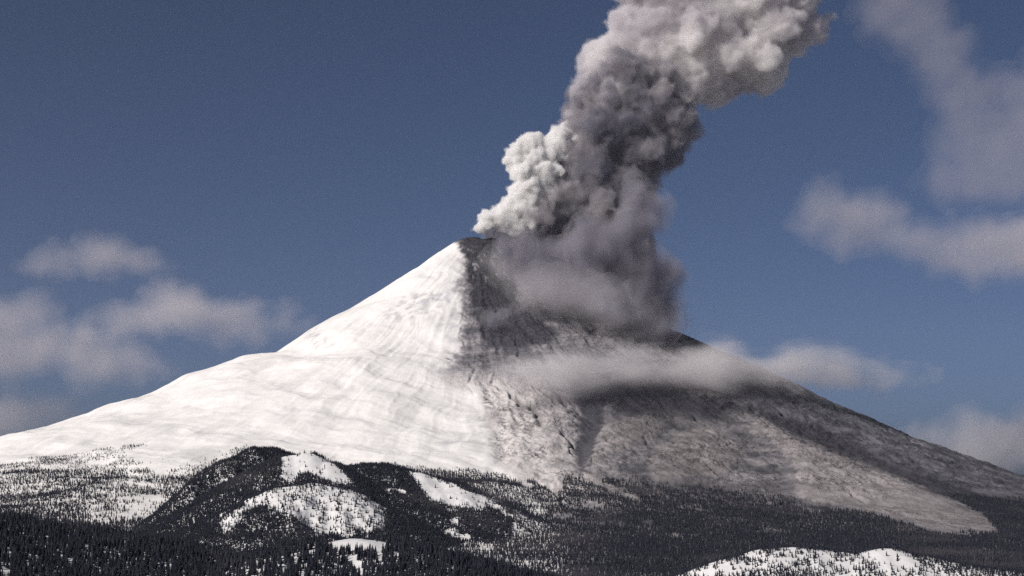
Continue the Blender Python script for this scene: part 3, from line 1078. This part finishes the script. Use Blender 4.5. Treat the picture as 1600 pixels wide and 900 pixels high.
def surface_nets(F, org, h):
    """closed quad mesh of the zero level of F (positive inside)"""
    F = np.pad(F, 1, constant_values=-1.0)
    org = np.asarray(org) - h
    ins = F > 0
    nx, ny, nz = F.shape
    corners = [(i, j, k) for i in (0, 1) for j in (0, 1) for k in (0, 1)]
    cnt = np.zeros((nx - 1, ny - 1, nz - 1), np.int8)
    for (i, j, k) in corners:
        cnt += ins[i:nx - 1 + i, j:ny - 1 + j, k:nz - 1 + k]
    act = (cnt > 0) & (cnt < 8)
    ids = np.full(act.shape, -1, np.int64)
    ci, cj, ck = np.nonzero(act)
    nv = len(ci)
    ids[ci, cj, ck] = np.arange(nv)
    acc = np.zeros((nv, 3))
    num = np.zeros(nv)
    for a in range(8):
        for ax in range(3):
            c0 = list(corners[a])
            if c0[ax]:
                continue
            c1 = list(c0)
            c1[ax] = 1
            f0 = F[ci + c0[0], cj + c0[1], ck + c0[2]]
            f1 = F[ci + c1[0], cj + c1[1], ck + c1[2]]
            cr = (f0 > 0) != (f1 > 0)
            t = np.where(cr, f0 / np.where(cr, f0 - f1, 1), 0)
            p = np.stack([np.full(nv, c0[0], float), np.full(nv, c0[1], float), np.full(nv, c0[2], float)], -1)
            p[:, ax] += t
            acc += p * cr[:, None]
            num += cr
    co = acc / num[:, None] + np.stack([ci, cj, ck], -1)
    co = co * h + org
    faces = []
    for ax in range(3):
        sl0 = [slice(1, -1)] * 3
        sl0[ax] = slice(0, -1)
        sl1 = [slice(1, -1)] * 3
        sl1[ax] = slice(1, None)
        a, b = ins[tuple(sl0)], ins[tuple(sl1)]
        for flip, m in ((False, a & ~b), (True, ~a & b)):
            e = np.stack(np.nonzero(m), -1)
            off = np.ones(3, int)
            off[ax] = 0
            e = e + off                                     # grid index of the edge's first end
            b1, b2 = (ax + 1) % 3, (ax + 2) % 3
            q = []
            for (d1, d2) in ((-1, -1), (0, -1), (0, 0), (-1, 0)):
                c = e.copy()
                c[:, b1] += d1
                c[:, b2] += d2
                q.append(ids[c[:, 0], c[:, 1], c[:, 2]])
            q = np.stack(q, -1)
            faces.append(q[:, ::-1] if flip else q)
    return co, np.concatenate(faces)


def smooth_number(k):
    for p in (2, 3, 5):
        while k % p == 0:
            k //= p
    return k == 1


def puff_field(spheres, h, pad, rough, seed, wob=(5, 40), crease=0.0):
    """field of a heap of balls (x, y, z, r), broken up by noise; returns F, origin"""
    S = np.array(spheres, float)
    lo = (S[:, :3] - S[:, 3:]).min(0) - pad
    hi = (S[:, :3] + S[:, 3:]).max(0) + pad
    n = np.ceil((hi - lo) / h).astype(int)
    n = np.array([next(k for k in range(int(q), 2 * int(q) + 9) if smooth_number(k)) for q in n])
    F = np.full(tuple(n), -pad, np.float32)
    for x, y, z, r in S:
        a = np.maximum(((np.array([x, y, z]) - r - pad - lo) / h).astype(int), 0)
        b = np.minimum(((np.array([x, y, z]) + r + pad - lo) / h).astype(int) + 2, n)
        gx, gy, gz = [(np.arange(a[i], b[i]) * h + lo[i]) for i in range(3)]
        d = np.sqrt((gx[:, None, None] - x) ** 2 + (gy[None, :, None] - y) ** 2 + (gz[None, None, :] - z) ** 2)
        sub = F[a[0]:b[0], a[1]:b[1], a[2]:b[2]]
        np.maximum(sub, r - d, out=sub)
    if rough > 0:
        nz = fft_noise(F.shape, wob[0], wob[1], 2.3, seed)
        F = F + rough * nz
    if crease > 0:
        for (a_, b_, w_) in ((9, 22, 1.0), (4, 10, 0.55)):
            F = F + crease * w_ * (np.abs(fft_noise(F.shape, a_, b_, 0.5, seed + a_)) - 0.8)
    F[:1] = F[-1:] = -1
    F[:, :1] = F[:, -1:] = -1
    F[:, :, :1] = F[:, :, -1:] = -1
    return F, lo


def drop_specks(co, fa, keep_share=0.02):
    """drop the loose specks that noise leaves round a heap"""
    n = len(co)
    lab = np.arange(n)
    e = np.concatenate([fa[:, [0, 1]], fa[:, [1, 2]], fa[:, [2, 3]]])
    for _ in range(400):
        m = np.minimum(lab[e[:, 0]], lab[e[:, 1]])
        old = lab.copy()
        np.minimum.at(lab, e[:, 0], m)
        np.minimum.at(lab, e[:, 1], m)
        lab = lab[lab]
        if (lab == old).all():
            break
    cnt = np.bincount(lab, minlength=n)
    ok = cnt[lab] > keep_share * n
    new = np.cumsum(ok) - 1
    f = fa[ok[fa].all(1)]
    return co[ok], new[f]


def billow(prim, rs, n2=14, n3=7, k2=(0.28, 0.5), k3=(0.3, 0.5), up=0.0, side=None):
    """cauliflower: balls on balls on balls"""
    out = []
    for x, y, z, r in prim:
        out.append((x, y, z, r))
        for _ in range(n2):
            d = rs.standard_normal(3)
            d[2] += up
            d /= np.linalg.norm(d)
            r2 = r * rs.uniform(*k2)
            c = np.array([x, y, z]) + d * (r - 0.35 * r2) * rs.uniform(0.88, 1.0)
            out.append((*c, r2))
            for _ in range(n3):
                e = rs.standard_normal(3) + d * 0.9
                e /= np.linalg.norm(e)
                r3 = r2 * rs.uniform(*k3)
                out.append((*(c + e * (r2 - 0.3 * r3)), r3))
    return out


def px_balls(lst, Y, grow=1.0):
    o = []
    for it in lst:
        u, v, r = it[:3]
        dy = it[3] if len(it) > 3 else 0.0
        x, y, z = at(u, v, Y + dy)
        o.append((x, y, z, grow * r * (Y + dy) / FPX))
    return o


def smoke_mesh(name, balls, h, rough, seed, mat, parent=None, wob=(5, 40), origin=None, band=60, voxel=None, skin=None, flat=1.0, crease=0.0):
    F, lo = puff_field(balls, h, 5 * h, rough, seed, wob=wob, crease=crease)
    co, fa = surface_nets(F, lo, h)
    co, fa = drop_specks(co, fa)
    if origin is not None:
        co = co - np.asarray(origin)
        co[:, 2] *= flat
    o = mesh_np(name, co, fa, skin or M_SKIN, parent)
    fog(o, voxel or h, band, mat)
    print(name, len(co), round(time.time() - T0, 1))
    return o


M_SKIN = skin_material('thin_smoke_edge', (0.6, 0.57, 0.58), 0.04)
M_WISP = skin_material('thin_cloud_edge', (0.7, 0.67, 0.67), 0.012)
M_ASH = volume_material('grey_ash_smoke', (0.29, 0.28, 0.34), 0.023, (0.018, 5), 0.6, 0.02, 0.5, colour2=(0.58, 0.55, 0.575))
M_STEAM = volume_material('white_steam', (0.997, 0.988, 0.978), 0.07, (0.03, 4), 0.55, 0.04, 0.5)
M_UPPER = volume_material('pale_ash_cloud', (0.80, 0.77, 0.79), 0.021, (0.017, 5), 0.6, 0.02, 0.55, colour2=(0.975, 0.955, 0.945))
M_FALL = volume_material('falling_ash', (0.40, 0.38, 0.44), 0.018, (0.0065, 5), 0.75, -0.05, 0.9, stretch=(1, 1, 0.5))
M_VEIL = volume_material('ash_veil', (0.72, 0.69, 0.72), 0.0048, (0.007, 5), 0.8, 0.0, 1.0, stretch=(0.8, 1, 0.8))


def build_plume():
    vent = at(752, 372, 9000)
    root = bpy.data.objects.new('smoke_plume', None)
    COL.objects.link(root)
    root.location = vent
    tag(root, 'towering grey and white ash plume leaning right from the volcano summit', 'smoke plume')
    rs = np.random.RandomState(21)
    Y = 9040
    ash = px_balls([(785, 372, 26), (815, 362, 42), (850, 350, 55, 20), (885, 318, 62), (905, 385, 62, 60), (950, 350, 66, 40), (920, 265, 66), (960, 300, 62, 30), (870, 255, 34), (945, 215, 66), (985, 235, 58),
                    (1005, 185, 62), (1040, 200, 46), (930, 160, 40), (970, 140, 56), (1010, 130, 50), (915, 190, 34), (1035, 225, 38), (860, 300, 44, -40), (930, 420, 50, 80), (975, 400, 46, 60)], Y)
    a = billow(ash, rs, 16, 7)
    smoke_mesh('ash_column', a, 10.0, 15.0, 31, M_ASH, root, origin=vent, band=42, wob=(3, 50), voxel=10.3, crease=8)
    steam = px_balls([(750, 358, 9, -30), (763, 346, 14, -40), (784, 340, 17, -50), (800, 328, 17, -40), (812, 300, 16, -60), (818, 268, 20, -70), (805, 244, 15, -60), (830, 228, 19, -40), (845, 250, 22, -20), (828, 290, 20, -70),
                      (868, 232, 24, 0), (850, 275, 24, -30), (845, 305, 22, -40), (825, 330, 22, -40), (808, 350, 18, -40), (885, 215, 18, 40)], Y - 130, 1.15)
    s = billow(steam, rs, 16, 5, k2=(0.3, 0.55), up=0.3)
    smoke_mesh('steam_billow', s, 7.0, 4.5, 33, M_STEAM, root, wob=(4, 24), origin=vent, band=22, voxel=7.9, crease=3)
    upper = px_balls([(952, 108, 42), (925, 130, 26), (905, 150, 20, -90), (890, 178, 13, -110), (960, 150, 26, -160), (985, 80, 50), (1000, 40, 46), (1020, 100, 52), (1045, 55, 66), (1060, 112, 56), (1105, 70, 72), (1110, 125, 42), (1120, 15, 80), (1165, 80, 62), (1185, 40, 74), (1190, 110, 36),
                      (1232, 50, 44), (1225, 5, 56), (1262, 45, 28), (1284, 36, 15), (1299, 26, 8), (1030, -20, 70), (1110, -70, 90), (1190, -60, 80), (1170, -130, 80)], Y + 40)
    p = billow(upper, rs, 16, 7)
    smoke_mesh('upper_cloud', p, 10.0, 15.0, 35, M_UPPER, root, origin=vent, band=36, wob=(3, 50), voxel=11.1, crease=9)
    fall = px_balls([(815, 405, 38, -40), (850, 430, 44, -40), (900, 440, 50), (950, 445, 54), (1000, 455, 54, 20), (1025, 480, 40, 100), (985, 370, 50), (1000, 320, 40, 100), (1038, 500, 28, 200), (960, 465, 36, 0), (900, 455, 36, 0),
                     (1000, 410, 54), (930, 390, 60), (1020, 440, 40, 100), (830, 440, 30, -80), (870, 458, 26, -100), (800, 395, 28, -40), (1010, 470, 46, 150), (980, 455, 50, 200), (890, 420, 60, 150), (960, 430, 60, 150), (850, 410, 50, 150)], 8200)
    f = billow(fall, rs, 8, 3)
    smoke_mesh('falling_ash', f, 16.0, 26.0, 37, M_FALL, root, origin=vent, band=150, voxel=17.3)
    veil = px_balls([(770, 415, 20, 60), (795, 440, 30, 0), (830, 452, 38, -60), (870, 462, 40, -120), (910, 470, 42, -160), (950, 478, 42, -160), (990, 486, 38, -100), (1025, 494, 34, 0), (1050, 500, 26, 100), (1065, 506, 18, 200)], 8080)
    vl = billow(veil, rs, 8, 3)
    smoke_mesh('ash_veil', vl, 18.0, 26.0, 39, M_VEIL, root, origin=vent, band=130, voxel=19.1)
    return root


build_plume()

M_CLOUD = volume_material('pale_cloud', (0.84, 0.785, 0.78), 0.0015, (0.0038, 5), 0.8, -0.16, 1.1)
M_FAINT = volume_material('faint_cloud', (0.84, 0.77, 0.77), 0.0005, (0.0036, 5), 1.05, -0.02, 1.1)
M_BANK = volume_material('flank_mist', (0.90, 0.87, 0.87), 0.0072, (0.0055, 5), 0.7, -0.08, 1.1, stretch=(0.7, 1, 1.6))


def cloud(label, balls, Y, mat, seed, h=30, rough=40, band=170, flat=0.85, grow=1.14):
    rs = np.random.RandomState(seed)
    pr = px_balls(balls, Y, grow)
    b = billow(pr, rs, 10, 4, up=0.25)
    c = np.array([q[:3] for q in pr]).mean(0)
    o = smoke_mesh('cloud', b, h, rough, seed, mat, origin=c, band=band, skin=M_WISP, voxel=h * 1.37, flat=flat)
    o.location = c
    tag(o, label, 'cloud')
    return o


def build_clouds():
    cloud('small grey cloud floating highest above the white slope', [(70, 408, 24), (105, 400, 32), (140, 395, 36), (180, 403, 32), (215, 414, 24), (245, 424, 14)], 12500, M_CLOUD, 401)
    cloud('rounded cloud with a pale domed top resting against the white slope', [(150, 510, 26), (190, 500, 36), (235, 495, 42), (275, 478, 52), (310, 500, 44), (350, 497, 44), (395, 502, 40), (435, 498, 36), (470, 512, 20)], 12000, M_CLOUD, 403)
    cloud('broad cloud bank cut off by the picture edge at far left', [(-80, 500, 60), (-10, 495, 50), (40, 490, 42), (10, 545, 56), (65, 548, 50), (120, 555, 46), (165, 565, 40), (210, 572, 34), (-60, 560, 60), (245, 578, 22)], 12600, M_CLOUD, 405)
    cloud('dim low cloud lying just above the left foot of the volcano', [(-40, 655, 46), (20, 650, 40), (65, 640, 26), (105, 640, 20), (-100, 640, 46)], 13200, M_CLOUD, 407)
    cloud('lumpy pale cloud right of the plume above the dark slope', [(1290, 320, 44), (1270, 345, 28), (1330, 340, 44), (1370, 345, 42), (1320, 370, 32), (1400, 360, 30)], 11500, M_CLOUD, 411)
    cloud('long grey cloud bank at the right edge of the sky', [(1405, 372, 26), (1440, 380, 38), (1480, 385, 46), (1525, 390, 52), (1570, 395, 56), (1620, 395, 60), (1680, 390, 66)], 12000, M_CLOUD, 413, h=34)
    cloud('faint brown cloud rising along the upper right edge of the sky', [(1620, 210, 80), (1570, 280, 74), (1520, 220, 66), (1500, 140, 60), (1470, 70, 60), (1430, 20, 60), (1570, 130, 50), (1630, 90, 50), (1400, -40, 70), (1500, 300, 56), (1690, 280, 90)], 12600, M_FAINT, 414, h=36)
    cloud('faint low cloud behind the right foot of the volcano', [(1440, 690, 26), (1485, 690, 38), (1540, 690, 48), (1590, 690, 52), (1650, 690, 60)], 13200, M_CLOUD, 415)
    band_balls = [(700 + 18.2 * k, 590 - 14 * math.sin(min(1, k / 12) * 1.57) + (0.42 * max(0, k - 24)), 13 + 37 * math.sin(math.pi * min(1, (k + 3) / 50) ** 0.8), -600 + 36 * k) for k in range(43)]
    cloud('flat band of mist drifting across the ash-darkened face', band_balls, 7400, M_BANK, 417, h=24, rough=24, band=130, flat=0.85, grow=1.0)


build_clouds()
print('smoke done', round(time.time() - T0, 1))


# ------------------------------------------------------------------ the air
def build_haze():
    m, N, L = new_mat('thin_haze')
    out = N.new('ShaderNodeOutputMaterial')
    pv = N.new('ShaderNodeVolumePrincipled')
    pv.inputs['Color'].default_value = (0.76, 0.80, 0.95, 1)
    pv.inputs['Density'].default_value = 2.8e-6
    L.new(pv.outputs['Volume'], out.inputs['Volume'])
    X, Y0, Y1, Z0, Z1 = 41000, -41000, 41000, -140, 4700
    co = [(sx * X, y, z) for sx in (-1, 1) for y in (Y0, Y1) for z in (Z0, Z1)]
    f = [(0, 1, 3, 2), (4, 6, 7, 5), (0, 4, 5, 1), (2, 3, 7, 6), (0, 2, 6, 4), (1, 5, 7, 3)]
    o = mesh_np('haze', np.array(co, float), np.array(f), m, smooth=False)
    tag(o, 'thin bluish haze between the viewer and the volcano', 'haze', kind='stuff')


build_haze()
